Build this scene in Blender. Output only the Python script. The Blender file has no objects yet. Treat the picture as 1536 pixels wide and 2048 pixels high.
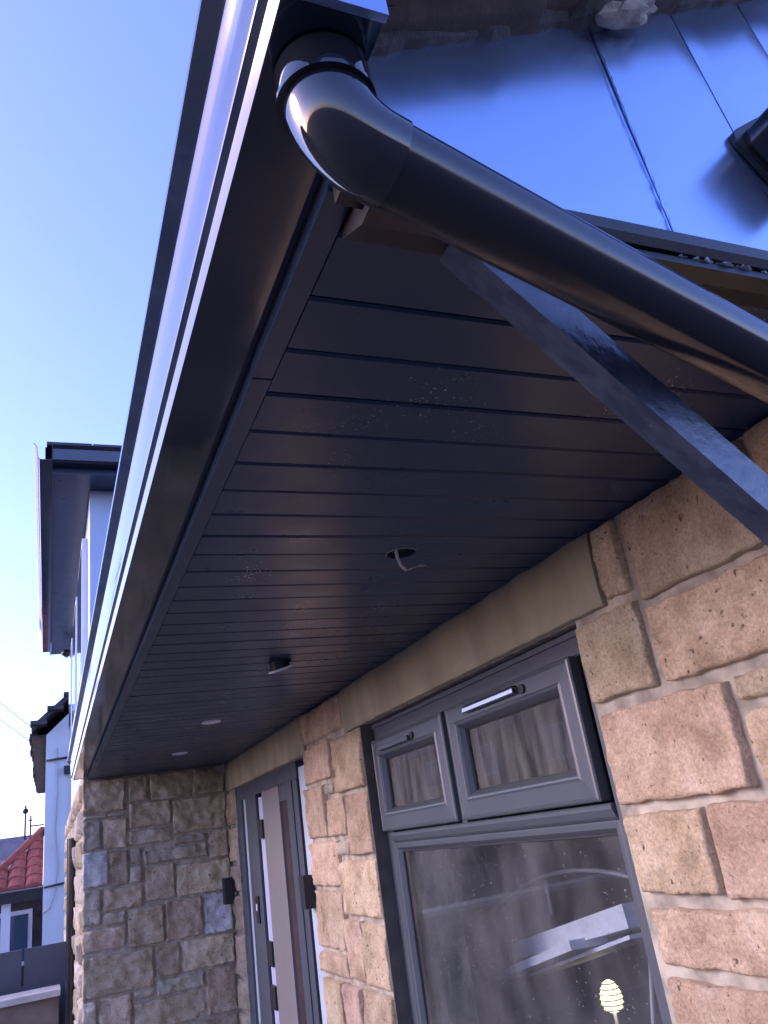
import bpy, bmesh, math, random
from mathutils import Vector, Matrix, noise

scene = bpy.context.scene
rnd = random.Random(7)
H = 1.85            # camera height above the ground; every shape below is given relative to the camera

# ------------------------------------------------------------------ camera (from the vanishing points of the photograph)
W_, H_ = 1536.0, 2048.0
v1 = (93 - W_/2, 1759 - H_/2)          # along the eaves, away from us
v2 = (4398 - W_/2, 1092 - H_/2)        # towards the house wall
F = math.sqrt(-(v1[0]*v2[0] + v1[1]*v2[1]))
ax = Vector((v1[0], v1[1], F)).normalized()
ay = -Vector((v2[0], v2[1], F)).normalized()
az = ax.cross(ay)
R = Matrix((ax, ay, az))               # camera (right, down, forward) -> world
cam_d = bpy.data.cameras.new('camera')
cam = bpy.data.objects.new('camera', cam_d)
scene.collection.objects.link(cam)
rt, dn, fw = R.col[0], R.col[1], R.col[2]
M = Matrix((rt, -dn, -fw)).transposed().to_4x4()
M.translation = (0, 0, H)
cam.matrix_world = M
cam_d.sensor_fit = 'VERTICAL'
cam_d.sensor_height = 24
cam_d.sensor_width = 18
cam_d.lens = F / H_ * 24
cam_d.clip_start = 0.02
cam_d.clip_end = 2000
scene.camera = cam

# ------------------------------------------------------------------ sky, sun, exposure
SUN_AZ, SUN_EL = 66.0, 20.0              # degrees from +X towards +Y, and up
world = bpy.data.worlds.new('World')
scene.world = world
world.use_nodes = True
wn = world.node_tree
bg = wn.nodes['Background']
sky = wn.nodes.new('ShaderNodeTexSky')
sky.sky_type = 'NISHITA'
sky.sun_disc = False
sky.sun_elevation = math.radians(SUN_EL)
sky.sun_rotation = math.radians(90 - SUN_AZ)
sky.altitude = 50
sky.air_density = 1.0
sky.dust_density = 1.2
sky.ozone_density = 6.0
tint = wn.nodes.new('ShaderNodeMix'); tint.data_type = 'RGBA'; tint.blend_type = 'MULTIPLY'   # the phone's white balance, the same over the whole sky
tint.inputs[0].default_value = 1.0
tint.inputs[7].default_value = (1.20, .85, 1.08, 1)
wn.links.new(sky.outputs[0], tint.inputs[6])
wn.links.new(tint.outputs[2], bg.inputs[0])
bg.inputs[1].default_value = 0.095
sun_d = bpy.data.lights.new('sun', 'SUN')
sun_d.energy = 0.36
sun_d.angle = math.radians(26)
sun_d.color = (1.0, 0.90, 0.70)
sun = bpy.data.objects.new('sun', sun_d)
scene.collection.objects.link(sun)
a, e = math.radians(SUN_AZ), math.radians(SUN_EL)
sdir = Vector((math.cos(e)*math.cos(a), math.cos(e)*math.sin(a), math.sin(e)))
sun.rotation_euler = sdir.to_track_quat('Z', 'Y').to_euler()
sun.location = (3, 6, 8)
vs = scene.view_settings
vs.view_transform = 'Standard'
vs.look = 'None'
vs.gamma = 1
vs.use_curve_mapping = False
vs.exposure = 2.75

# ------------------------------------------------------------------ materials
def mat(name, col, rough=.5, metal=0.0, spec=.5, var=0.0, vscale=8, bump=0.0, bscale=60, ior=1.5, coat=0.0,
        col2=None, stretch=(1, 1, 1), rvar=0.0, bdist=.002, specks=0.0, speck_scale=90):
    m = bpy.data.materials.new(name)
    m.use_nodes = True
    nt = m.node_tree
    p = nt.nodes['Principled BSDF']
    p.inputs['Base Color'].default_value = (*col, 1)
    p.inputs['Roughness'].default_value = rough
    p.inputs['Metallic'].default_value = metal
    p.inputs['Specular IOR Level'].default_value = spec
    p.inputs['IOR'].default_value = ior
    p.inputs['Coat Weight'].default_value = coat
    p.inputs['Coat Roughness'].default_value = .05
    geo = nt.nodes.new('ShaderNodeNewGeometry')
    mp = nt.nodes.new('ShaderNodeMapping')
    mp.inputs['Scale'].default_value = stretch
    nt.links.new(geo.outputs['Position'], mp.inputs[0])
    base = None
    if var > 0:
        n = nt.nodes.new('ShaderNodeTexNoise')
        n.inputs['Scale'].default_value = vscale
        n.inputs['Detail'].default_value = 6
        nt.links.new(mp.outputs[0], n.inputs[0])
        r = nt.nodes.new('ShaderNodeValToRGB')
        c2 = col2 or tuple(c*(1-var) for c in col)
        r.color_ramp.elements[0].position = .36
        r.color_ramp.elements[1].position = .66
        r.color_ramp.elements[0].color = (*c2, 1)
        r.color_ramp.elements[1].color = (*col, 1)
        nt.links.new(n.outputs[0], r.inputs[0])
        base = r.outputs[0]
    if specks > 0:
        n3 = nt.nodes.new('ShaderNodeTexNoise')
        n3.inputs['Scale'].default_value = speck_scale
        n3.inputs['Detail'].default_value = 2
        nt.links.new(mp.outputs[0], n3.inputs[0])
        n4 = nt.nodes.new('ShaderNodeTexNoise')
        n4.inputs['Scale'].default_value = 3.2
        nt.links.new(mp.outputs[0], n4.inputs[0])
        ad = nt.nodes.new('ShaderNodeMath'); ad.operation = 'ADD'
        nt.links.new(n3.outputs[0], ad.inputs[0]); nt.links.new(n4.outputs[0], ad.inputs[1])
        th = nt.nodes.new('ShaderNodeMapRange')
        th.inputs[1].default_value = 1.5 - specks
        th.inputs[2].default_value = 1.5 - specks + .03
        nt.links.new(ad.outputs[0], th.inputs[0])
        mx = nt.nodes.new('ShaderNodeMix'); mx.data_type = 'RGBA'
        nt.links.new(th.outputs[0], mx.inputs[0])
        mx.inputs[6].default_value = (*col, 1)
        if base: nt.links.new(base, mx.inputs[6])
        mx.inputs[7].default_value = (.45, .43, .40, 1)
        base = mx.outputs[2]
    if base: nt.links.new(base, p.inputs['Base Color'])
    if rvar > 0:
        n5 = nt.nodes.new('ShaderNodeTexNoise')
        n5.inputs['Scale'].default_value = 9
        n5.inputs['Detail'].default_value = 5
        nt.links.new(mp.outputs[0], n5.inputs[0])
        mr = nt.nodes.new('ShaderNodeMapRange')
        mr.inputs[1].default_value = .3; mr.inputs[2].default_value = .7
        mr.inputs[3].default_value = max(.02, rough - rvar); mr.inputs[4].default_value = rough + rvar
        nt.links.new(n5.outputs[0], mr.inputs[0])
        nt.links.new(mr.outputs[0], p.inputs['Roughness'])
    if bump > 0:
        n2 = nt.nodes.new('ShaderNodeTexNoise')
        n2.inputs['Scale'].default_value = bscale
        n2.inputs['Detail'].default_value = 8
        n2.inputs['Roughness'].default_value = .62
        nt.links.new(mp.outputs[0], n2.inputs[0])
        b = nt.nodes.new('ShaderNodeBump')
        b.inputs['Strength'].default_value = bump
        b.inputs['Distance'].default_value = bdist
        nt.links.new(n2.outputs[0], b.inputs['Height'])
        nt.links.new(b.outputs[0], p.inputs['Normal'])
    return m

def stone_mat(name, c_lo, c_mid, c_hi, bump=.9):
    """split-faced sandstone: mottled bedding colour, dark pits, a shift of hue from block to block"""
    m = bpy.data.materials.new(name)
    m.use_nodes = True
    nt = m.node_tree; L = nt.links.new
    p = nt.nodes['Principled BSDF']
    p.inputs['Roughness'].default_value = .9
    p.inputs['Specular IOR Level'].default_value = .25
    geo = nt.nodes.new('ShaderNodeNewGeometry')
    oi = nt.nodes.new('ShaderNodeObjectInfo')
    off = nt.nodes.new('ShaderNodeVectorMath'); off.operation = 'MULTIPLY_ADD'
    cmb = nt.nodes.new('ShaderNodeCombineXYZ')
    for i in range(3): L(oi.outputs['Random'], cmb.inputs[i])
    L(cmb.outputs[0], off.inputs[0]); off.inputs[1].default_value = (17, 9, 23)
    L(geo.outputs['Position'], off.inputs[2])
    n = nt.nodes.new('ShaderNodeTexNoise'); n.inputs['Scale'].default_value = 9; n.inputs['Detail'].default_value = 9
    n.inputs['Roughness'].default_value = .68
    L(off.outputs[0], n.inputs[0])
    r = nt.nodes.new('ShaderNodeValToRGB')
    el = r.color_ramp.elements
    el[0].position = .3; el[0].color = (*c_lo, 1)
    el[1].position = .72; el[1].color = (*c_hi, 1)
    k = el.new(.5); k.color = (*c_mid, 1)
    L(n.outputs[0], r.inputs[0])
    hsv = nt.nodes.new('ShaderNodeHueSaturation')
    mr = nt.nodes.new('ShaderNodeMapRange'); mr.inputs[3].default_value = .493; mr.inputs[4].default_value = .514
    L(oi.outputs['Random'], mr.inputs[0]); L(mr.outputs[0], hsv.inputs['Hue'])
    mv = nt.nodes.new('ShaderNodeMath'); mv.operation = 'MULTIPLY_ADD'
    fr = nt.nodes.new('ShaderNodeMath'); fr.operation = 'MULTIPLY'; fr.inputs[1].default_value = 7.3
    fr2 = nt.nodes.new('ShaderNodeMath'); fr2.operation = 'FRACT'
    L(oi.outputs['Random'], fr.inputs[0]); L(fr.outputs[0], fr2.inputs[0])
    L(fr2.outputs[0], mv.inputs[0]); mv.inputs[1].default_value = .34; mv.inputs[2].default_value = .84
    L(mv.outputs[0], hsv.inputs['Value'])
    L(r.outputs[0], hsv.inputs['Color'])
    gr = nt.nodes.new('ShaderNodeTexNoise'); gr.inputs['Scale'].default_value = 150; gr.inputs['Detail'].default_value = 6
    gr.inputs['Roughness'].default_value = .75
    L(off.outputs[0], gr.inputs[0])
    gm = nt.nodes.new('ShaderNodeMapRange'); gm.inputs[1].default_value = .30; gm.inputs[2].default_value = .70
    gm.inputs[3].default_value = .62; gm.inputs[4].default_value = 1.36
    L(gr.outputs[0], gm.inputs[0])
    gx = nt.nodes.new('ShaderNodeVectorMath'); gx.operation = 'SCALE'
    L(hsv.outputs[0], gx.inputs[0]); L(gm.outputs[0], gx.inputs['Scale'])
    # pits
    pit = nt.nodes.new('ShaderNodeTexNoise'); pit.inputs['Scale'].default_value = 70; pit.inputs['Detail'].default_value = 3
    L(off.outputs[0], pit.inputs[0])
    pr = nt.nodes.new('ShaderNodeMapRange'); pr.inputs[1].default_value = .27; pr.inputs[2].default_value = .36
    L(pit.outputs[0], pr.inputs[0])
    mx = nt.nodes.new('ShaderNodeMix'); mx.data_type = 'RGBA'
    L(pr.outputs[0], mx.inputs[0]); mx.inputs[6].default_value = (.10, .065, .04, 1)
    L(gx.outputs[0], mx.inputs[7]); L(mx.outputs[2], p.inputs['Base Color'])
    # fine relief
    n2 = nt.nodes.new('ShaderNodeTexNoise'); n2.inputs['Scale'].default_value = 75; n2.inputs['Detail'].default_value = 10
    n2.inputs['Roughness'].default_value = .7
    L(off.outputs[0], n2.inputs[0])
    b = nt.nodes.new('ShaderNodeBump'); b.inputs['Strength'].default_value = bump; b.inputs['Distance'].default_value = .006
    L(n2.outputs[0], b.inputs['Height']); L(b.outputs[0], p.inputs['Normal'])
    return m

def glass_mat(name, dirt=.12, tint=(.92, .95, .96), dirt_col=(.28, .28, .27), drips=False):
    m = bpy.data.materials.new(name); m.use_nodes = True
    nt = m.node_tree; L = nt.links.new
    for n in list(nt.nodes):
        if n.type == 'BSDF_PRINCIPLED': nt.nodes.remove(n)
    out = nt.nodes['Material Output']
    tr = nt.nodes.new('ShaderNodeBsdfTransparent'); tr.inputs[0].default_value = (*tint, 1)
    gl = nt.nodes.new('ShaderNodeBsdfGlossy'); gl.inputs['Roughness'].default_value = .01
    lw = nt.nodes.new('ShaderNodeLayerWeight'); lw.inputs[0].default_value = .5
    pw = nt.nodes.new('ShaderNodeMath'); pw.operation = 'POWER'; pw.inputs[1].default_value = 5
    fr = nt.nodes.new('ShaderNodeMath'); fr.operation = 'MULTIPLY_ADD'; fr.inputs[1].default_value = .96; fr.inputs[2].default_value = .04
    L(lw.outputs['Facing'], pw.inputs[0]); L(pw.outputs[0], fr.inputs[0])
    mx = nt.nodes.new('ShaderNodeMixShader')
    L(fr.outputs[0], mx.inputs[0]); L(tr.outputs[0], mx.inputs[1]); L(gl.outputs[0], mx.inputs[2])
    df = nt.nodes.new('ShaderNodeBsdfDiffuse'); df.inputs[0].default_value = (*dirt_col, 1)
    geo = nt.nodes.new('ShaderNodeNewGeometry')
    mp = nt.nodes.new('ShaderNodeMapping'); mp.inputs['Scale'].default_value = (1, 1, .16 if drips else .6)
    L(geo.outputs['Position'], mp.inputs[0])
    n = nt.nodes.new('ShaderNodeTexNoise'); n.inputs['Scale'].default_value = 26 if drips else 7; n.inputs['Detail'].default_value = 7
    L(mp.outputs[0], n.inputs[0])
    mr = nt.nodes.new('ShaderNodeMapRange'); mr.inputs[1].default_value = .35; mr.inputs[2].default_value = .75
    mr.inputs[3].default_value = dirt*.35; mr.inputs[4].default_value = dirt*1.8
    L(n.outputs[0], mr.inputs[0])
    sp = nt.nodes.new('ShaderNodeTexNoise'); sp.inputs['Scale'].default_value = 160; sp.inputs['Detail'].default_value = 1
    L(geo.outputs['Position'], sp.inputs[0])
    sm = nt.nodes.new('ShaderNodeMapRange'); sm.inputs[1].default_value = .73; sm.inputs[2].default_value = .78
    sm.inputs[4].default_value = .5
    L(sp.outputs[0], sm.inputs[0])
    ad = nt.nodes.new('ShaderNodeMath'); ad.operation = 'ADD'; ad.use_clamp = True
    L(mr.outputs[0], ad.inputs[0]); L(sm.outputs[0], ad.inputs[1])
    m2 = nt.nodes.new('ShaderNodeMixShader')
    L(ad.outputs[0], m2.inputs[0]); L(mx.outputs[0], m2.inputs[1]); L(df.outputs[0], m2.inputs[2])
    L(m2.outputs[0], out.inputs[0])
    return m

def emit_mat(name, col, s):
    m = bpy.data.materials.new(name); m.use_nodes = True
    p = m.node_tree.nodes['Principled BSDF']
    p.inputs['Base Color'].default_value = (*col, 1)
    p.inputs['Emission Color'].default_value = (*col, 1)
    p.inputs['Emission Strength'].default_value = s
    return m

M_ = dict(
    gutter=mat('gloss_black_gutter', (.008, .014, .030), .13, spec=.8, rvar=.04, coat=.5),
    pipe=mat('gloss_black_pipe', (.010, .011, .014), .17, spec=.6, ior=1.55, rvar=.05, bump=.05, bscale=25),
    elbow=mat('shiny_black_elbow', (.010, .011, .014), .06, spec=.6, ior=1.55, coat=.4),
    soffit=mat('anthracite_soffit', (.020, .042, .090), .32, spec=.36, rvar=.06, specks=.155, speck_scale=210),
    fascia=mat('anthracite_fascia', (.022, .042, .086), .32, spec=.5, rvar=.05),
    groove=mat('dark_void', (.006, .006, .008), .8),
    panel=mat('satin_metal_panel', (.42, .54, .76), .24, metal=.92, rvar=.03, bump=.05, bscale=14),
    brace=mat('painted_timber', (.012, .016, .030), .24, spec=.7, ior=1.6, rvar=.14, var=.5, vscale=55, col2=(.030, .038, .058), bump=.9, bscale=120, stretch=(1, .5, .5), bdist=.0014),
    trim=mat('black_trim', (.012, .012, .015), .4, rvar=.1, bump=.3, bscale=70, bdist=.0015),
    tile=mat('brown_roof_tile', (.16, .095, .065), .8, var=.5, vscale=14, bump=.6, bscale=60, bdist=.003),
    mortar=mat('lime_mortar', (.43, .385, .29), .95, var=.5, vscale=20, bump=.6, bscale=110, bdist=.003),
    mortar_dk=mat('grey_mortar', (.50, .43, .33), .95, var=.4, vscale=25, bump=.7, bscale=80, bdist=.004),
    vmortar=mat('shade_mortar', (.13, .115, .105), .95, var=.5, vscale=30, bump=.7, bscale=80, bdist=.004),  # mortar colour darkened for the shade under the verge tiles
    lintel=mat('buff_stone_lintel', (.31, .295, .185), .9, var=.30, vscale=7, bump=.35, bscale=90, bdist=.002, stretch=(1, 1, .5)),
    stone=stone_mat('sandstone', (.24, .165, .10), (.41, .305, .195), (.54, .42, .295)),
    pink=stone_mat('pink_sandstone', (.26, .165, .11), (.43, .30, .205), (.54, .41, .305)),
    buff=stone_mat('buff_sandstone', (.22, .165, .10), (.36, .29, .185), (.48, .40, .27)),
    grey=stone_mat('grey_stone', (.29, .235, .165), (.46, .385, .285), (.58, .50, .395)),
    bay=stone_mat('bay_sandstone', (.31, .22, .135), (.50, .385, .255), (.63, .51, .37)),
    pale=stone_mat('pale_grey_stone', (.36, .34, .30), (.56, .54, .49), (.70, .68, .63)),
    frame=mat('anthracite_window_frame', (.070, .080, .090), .36, spec=.5, bump=.12, bscale=260, bdist=.0006, rvar=.05),
    dframe=mat('blue_grey_door_frame', (.055, .065, .080), .36, spec=.5, rvar=.05),
    reveal=mat('dark_reveal', (.10, .088, .075), .85, var=.3, vscale=20),
    rubber=mat('black_rubber', (.008, .008, .010), .5),
    chrome=mat('dark_chrome', (.45, .45, .46), .18, metal=1),
    glass=glass_mat('dusty_pane', .10),
    glass2=glass_mat('streaked_pane', .30, dirt_col=(.20, .20, .19), drips=True),
    greige=mat('greige_door_leaf', (.165, .155, .15), .45, var=.08, vscale=3),
    brown=mat('brown_door_glass', (.045, .030, .034), .12, spec=.6),
    palestrip=mat('pale_film_strip', (.42, .47, .52), .5, var=.15, vscale=6),
    lilac=mat('lilac_edge_film', (.38, .40, .54), .4),
    black=mat('black_metal', (.008, .009, .012), .42),
    white=mat('white_enamel', (.72, .72, .72), .4),
    whitewall=mat('white_render', (.74, .74, .72), .9, var=.12, vscale=1.2, bump=.3, bscale=30),
    skylitwall=mat('skylit_white_render', (.56, .66, .80), .85, var=.15, vscale=1.5, bump=.2, bscale=40),  # white render with blue skylight put into its base colour
    cable=mat('grey_cable', (.42, .42, .41), .5),
    slate=mat('dark_roof_tile', (.075, .060, .060), .8, var=.5, vscale=5, bump=.5, bscale=18, bdist=.01),
    redtile=mat('red_clay_tile', (.30, .075, .060), .8, var=.35, vscale=6, bump=.4, bscale=30, bdist=.006),
    farroof=mat('faded_grey_roof', (.24, .20, .20), .9, var=.3, vscale=2),
    fence=mat('grey_composite_board', (.070, .078, .098), .55, var=.2, vscale=5),
    gwall=mat('garden_wall_stone', (.24, .19, .145), .95, var=.4, vscale=5, bump=.8, bscale=20, bdist=.01),
    coping=mat('pale_coping', (.52, .50, .46), .9, var=.25, vscale=9),
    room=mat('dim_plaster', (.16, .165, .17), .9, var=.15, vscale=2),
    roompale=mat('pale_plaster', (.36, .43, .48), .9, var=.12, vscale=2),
    timber=mat('pale_reflection_board', (.62, .62, .72), .6, var=.2, vscale=6, stretch=(1, 4, 4)),  # pale tone of a reflection, put into the stand-in boards
    ground=mat('grey_asphalt', (.075, .078, .085), .92, var=.25, vscale=.9, bump=.4, bscale=14, bdist=.01),
    sheet=mat('galvanised_sheet', (.58, .57, .66), .45, metal=.3),
    glow=emit_mat('lamp_glow', (1.0, .88, .46), .7),
    brass=mat('ribbed_glass_band', (.62, .56, .26), .4),
    hoop=mat('pale_steel_hoop', (.50, .50, .54), .4, metal=.2),
    paneblue=mat('window_pane_blue', (.05, .09, .15), .06, spec=.8),
    upvc=mat('white_frame', (.66, .70, .76), .4),
)

# ------------------------------------------------------------------ builders
WORLD = {}
def thing(name, loc, label, cat, group=None, kind=None):
    o = bpy.data.objects.new(name, None)
    o.empty_display_size = .1
    scene.collection.objects.link(o)
    o.location = (loc[0], loc[1], loc[2] + H)
    WORLD[o] = Vector(o.location)
    o['label'] = label; o['category'] = cat
    if group: o['group'] = group
    if kind: o['kind'] = kind
    return o

def link_mesh(name, me, loc, parent=None, mats=None):
    """me is in local coordinates round loc (camera-relative)"""
    o = bpy.data.objects.new(name, me)
    scene.collection.objects.link(o)
    w = Vector((loc[0], loc[1], loc[2] + H))
    WORLD[o] = w
    if parent:
        o.parent = parent
        o.location = w - WORLD[parent]
    else:
        o.location = w
    return o

def part(name, bm, m, parent=None, smooth=False, bevel=0, label=None, autosmooth=None):
    """bm in camera-relative coordinates"""
    if bevel:
        bmesh.ops.bevel(bm, geom=[e for e in bm.edges if len(e.link_faces) == 2 and e.calc_face_angle(0) > .6],
                        offset=bevel, segments=2, profile=.6, affect='EDGES', clamp_overlap=True)
    bmesh.ops.recalc_face_normals(bm, faces=bm.faces)
    lo = Vector((min(v.co.x for v in bm.verts), min(v.co.y for v in bm.verts), min(v.co.z for v in bm.verts)))
    hi = Vector((max(v.co.x for v in bm.verts), max(v.co.y for v in bm.verts), max(v.co.z for v in bm.verts)))
    c = (lo + hi)/2
    for v in bm.verts: v.co -= c
    if smooth:
        for f in bm.faces: f.smooth = True
    if autosmooth is not None:
        for e_ in bm.edges:
            if len(e_.link_faces) == 2 and e_.calc_face_angle(0) > autosmooth: e_.smooth = False
    me = bpy.data.meshes.new(name)
    bm.to_mesh(me); bm.free()
    for q in (m if isinstance(m, (list, tuple)) else [m]): me.materials.append(M_[q] if isinstance(q, str) else q)
    o = link_mesh(name, me, c, parent)
    if label: o['label'] = label
    return o

def box(bm, x0, x1, y0, y1, z0, z1):
    vs_ = [bm.verts.new((x, y, z)) for x in (x0, x1) for y in (y0, y1) for z in (z0, z1)]
    for f in ((0, 1, 3, 2), (4, 6, 7, 5), (0, 4, 5, 1), (2, 3, 7, 6), (0, 2, 6, 4), (1, 5, 7, 3)):
        bm.faces.new([vs_[i] for i in f])
    return vs_

def boxpart(name, m, parent, *b, bevel=0, **k):
    bm = bmesh.new()
    box(bm, *b)
    return part(name, bm, m, parent, bevel=bevel, **k)

def prism(bm, pts, axis, a, b):
    """extrude a closed outline; axis 'x': pts are (y,z); 'y': (x,z); 'z': (x,y)"""
    def P(p, t):
        return (t, p[0], p[1]) if axis == 'x' else (p[0], t, p[1]) if axis == 'y' else (p[0], p[1], t)
    A = [bm.verts.new(P(p, a)) for p in pts]; B = [bm.verts.new(P(p, b)) for p in pts]
    n = len(pts)
    for i in range(n): bm.faces.new((A[i], A[(i+1) % n], B[(i+1) % n], B[i]))
    bm.faces.new(A[::-1]); bm.faces.new(B)

def tube(bm, path, rad, seg=24, cap=True):
    path = [Vector(p) for p in path]
    rads = rad if isinstance(rad, (list, tuple)) else [rad]*len(path)
    rings = []
    up = None
    for i, p in enumerate(path):
        t = (path[min(i+1, len(path)-1)] - path[max(i-1, 0)]).normalized()
        if up is None:
            up = t.orthogonal().normalized()
        up = (up - t*up.dot(t)).normalized()
        s = t.cross(up)
        rings.append([bm.verts.new(p + (up*math.cos(2*math.pi*k/seg) + s*math.sin(2*math.pi*k/seg))*rads[i]) for k in range(seg)])
    for A, B in zip(rings, rings[1:]):
        for k in range(seg): bm.faces.new((A[k], A[(k+1) % seg], B[(k+1) % seg], B[k]))
    if cap:
        bm.faces.new(rings[0][::-1]); bm.faces.new(rings[-1])

def ring_frame(bm, x0, x1, z0, z1, y, prof):
    """mitred rectangular frame facing +Y; prof = [(inset, height above y)]"""
    rows = []
    for ins, hgt in prof:
        rows.append([bm.verts.new(c) for c in ((x0+ins, y+hgt, z0+ins), (x1-ins, y+hgt, z0+ins), (x1-ins, y+hgt, z1-ins), (x0+ins, y+hgt, z1-ins))])
    for A, B in zip(rows, rows[1:]):
        for k in range(4): bm.faces.new((A[k], A[(k+1) % 4], B[(k+1) % 4], B[k]))

# stones --------------------------------------------------------------
def stone_obj(face, a0, a1, z0, z1, base, proud, m, parent, res=.02, rough=.012, seed=None, name='stone'):
    """face 'Y': wall looking to +Y at y=base, a is X;  'X': wall looking to -X at x=base, a is Y"""
    s = Vector((rnd.uniform(-50, 50), rnd.uniform(-50, 50), rnd.uniform(-50, 50)))
    w, h = a1 - a0, z1 - z0
    nx = max(5, min(34, int(w/res))); ny = max(4, min(26, int(h/res)))
    bm = bmesh.new()
    rows = []
    tilt_u, tilt_v = rnd.uniform(-.35, .35)*rough/.1, rnd.uniform(-.35, .35)*rough/.1
    for j in range(ny+1):
        row = []
        for i in range(nx+1):
            u = i/nx; v = j/ny
            # denser sampling at the arrises
            u = .5 - .5*math.cos(math.pi*u)*(.75) - .5*(.25)*(1-2*u)
            v = .5 - .5*math.cos(math.pi*v)*(.75) - .5*(.25)*(1-2*v)
            du = min(u, 1-u)*w; dv = min(v, 1-v)*h
            rr = .0075
            fu = 1 if du > rr else math.sqrt(max(0, 1-(1-du/rr)**2))
            fv = 1 if dv > rr else math.sqrt(max(0, 1-(1-dv/rr)**2))
            f = fu*fv
            X = (u-.5)*w; Z = (v-.5)*h
            q = Vector((X, 0, Z)) + s
            n1 = noise.noise(q*9)*.9 + noise.noise(q*22)*.5
            rid = 1 - 2*abs(noise.noise(q*13 + Vector((5, 5, 5))))
            n2 = noise.noise(q*48)*.42 + noise.noise(q*95)*.25
            d = f*(proud + rough*(n1*.75 + rid*.40 + n2*.95) + tilt_u*X + tilt_v*Z)
            jx = noise.noise(q*26 + Vector((9, 0, 0)))*.0075; jz = noise.noise(q*26 + Vector((0, 9, 0)))*.0075
            edge = 1 - min(1, min(du, dv)/.03)
            X += jx*edge; Z += jz*edge
            d = max(d, -.004)
            if f == 0: d = -.018
            row.append(bm.verts.new((X, d, Z) if face == 'Y' else (-d, X, Z)))
        rows.append(row)
    for j in range(ny):
        for i in range(nx):
            fc = bm.faces.new((rows[j][i], rows[j][i+1], rows[j+1][i+1], rows[j+1][i]))
            fc.smooth = True
    bmesh.ops.recalc_face_normals(bm, faces=bm.faces)
    # outward orientation
    if bm.faces:
        nsum = Vector((0, 0, 0))
        for f_ in bm.faces: nsum += f_.normal*f_.calc_area()
        want = Vector((0, 1, 0)) if face == 'Y' else Vector((-1, 0, 0))
        if nsum.dot(want) < 0: bmesh.ops.reverse_faces(bm, faces=bm.faces)
    me = bpy.data.meshes.new(name)
    bm.to_mesh(me); bm.free()
    me.materials.append(M_[m])
    am, zm = (a0+a1)/2, (z0+z1)/2
    return link_mesh(name, me, (am, base, zm) if face == 'Y' else (base, am, zm), parent)

def fill_courses(face, a0, a1, z0, z1, base, proud, mats, parent, hmin=.14, hmax=.24, lmin=.2, lmax=.45, res=.03, rough=.012, gap=.014):
    z = z1
    while z > z0 + .03:
        h = rnd.uniform(hmin, hmax)
        if z - h < z0 + hmin*.6: h = z - z0
        a_ = a0
        while a_ < a1 - .02:
            l = rnd.uniform(lmin, lmax)
            if a_ + l > a1 - lmin*.6: l = a1 - a_
            stone_obj(face, a_ + gap/2, a_ + l - gap/2, z - h + gap/2, z - gap/2, base, proud, rnd.choice(mats), parent, res, rough)
            a_ += l
        z -= h

# ------------------------------------------------------------------ ground
g = bmesh.new(); bmesh.ops.create_grid(g, x_segments=1, y_segments=1, size=400)
for v in g.verts: v.co.z = -H
o = part('ground', g, 'ground'); o['kind'] = 'structure'; o['label'] = 'dark grey asphalt ground running out past the houses'

# ------------------------------------------------------------------ the house: walls
YW = -1.102                 # front wall plane (average face of the stones)
YM = YW - .012              # mortar face
XE = 5.51                   # end wall of the projecting bay, looking at us
XG = .50                    # gable end of the porch
ZS = .543                   # underside of the soffit
house = thing('house', (3, -1.6, -H), 'sandstone house with dark porch soffit, grey window and open door', 'house')

fw_ = bmesh.new()
for b in ((.52, 1.445, -1.40, YM, -H, .552), (1.445, 2.872, -1.40, YM, -H, -1.0), (1.445, 3.05, -1.40, YM-.006, .372, .552),
          (2.872, 3.69, -1.40, YM, -H, .3715), (3.05, 3.64, -1.40, YM, .3725, .552), (3.64, XE, -1.40, YM-.006, .364, .5515), (5.30, XE, -1.40, YM, -H, .3635)):
    box(fw_, *b)
front = part('front_wall', fw_, 'mortar', house)
NEAR = dict(base=YM, parent=front, res=.0075)
P_ = YW - YM + .005
right = [(1.226, 1.308, .378, .541, 'buff'), (.862, 1.205, .346, .541, 'buff'), (.56, .848, .346, .541, 'stone'), (1.224, 1.437, .181, .358, 'buff'),
         (.80, 1.203, .178, .332, 'stone'), (.56, .786, .178, .332, 'pink'),
         (1.056, 1.430, -.030, .158, 'stone'), (.80, 1.036, .110, .158, 'buff'), (.80, 1.036, -.030, .094, 'stone'), (.56, .786, -.03, .158, 'pink'),
         (1.202, 1.420, -.197, -.048, 'stone'), (.83, 1.185, -.203, -.046, 'pink'), (.56, .815, -.203, -.046, 'stone'),
         (1.02, 1.412, -.322, -.218, 'pink'), (.56, 1.005, -.322, -.222, 'pink'), (1.10, 1.418, -.515, -.342, 'pink'), (.56, 1.085, -.515, -.342, 'stone')]
for a0, a1, z0, z1, m in right:
    stone_obj('Y', a0, a1, z0, z1, YM, P_, m, front, .0075, .009)
fill_courses('Y', .56, 1.437, -H, -.53, YM, P_, ['pink', 'stone', 'buff'], front, res=.02)
fill_courses('Y', 1.445, 2.872, -H, -1.01, YM, P_, ['pink', 'stone', 'buff'], front, res=.03)
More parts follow.
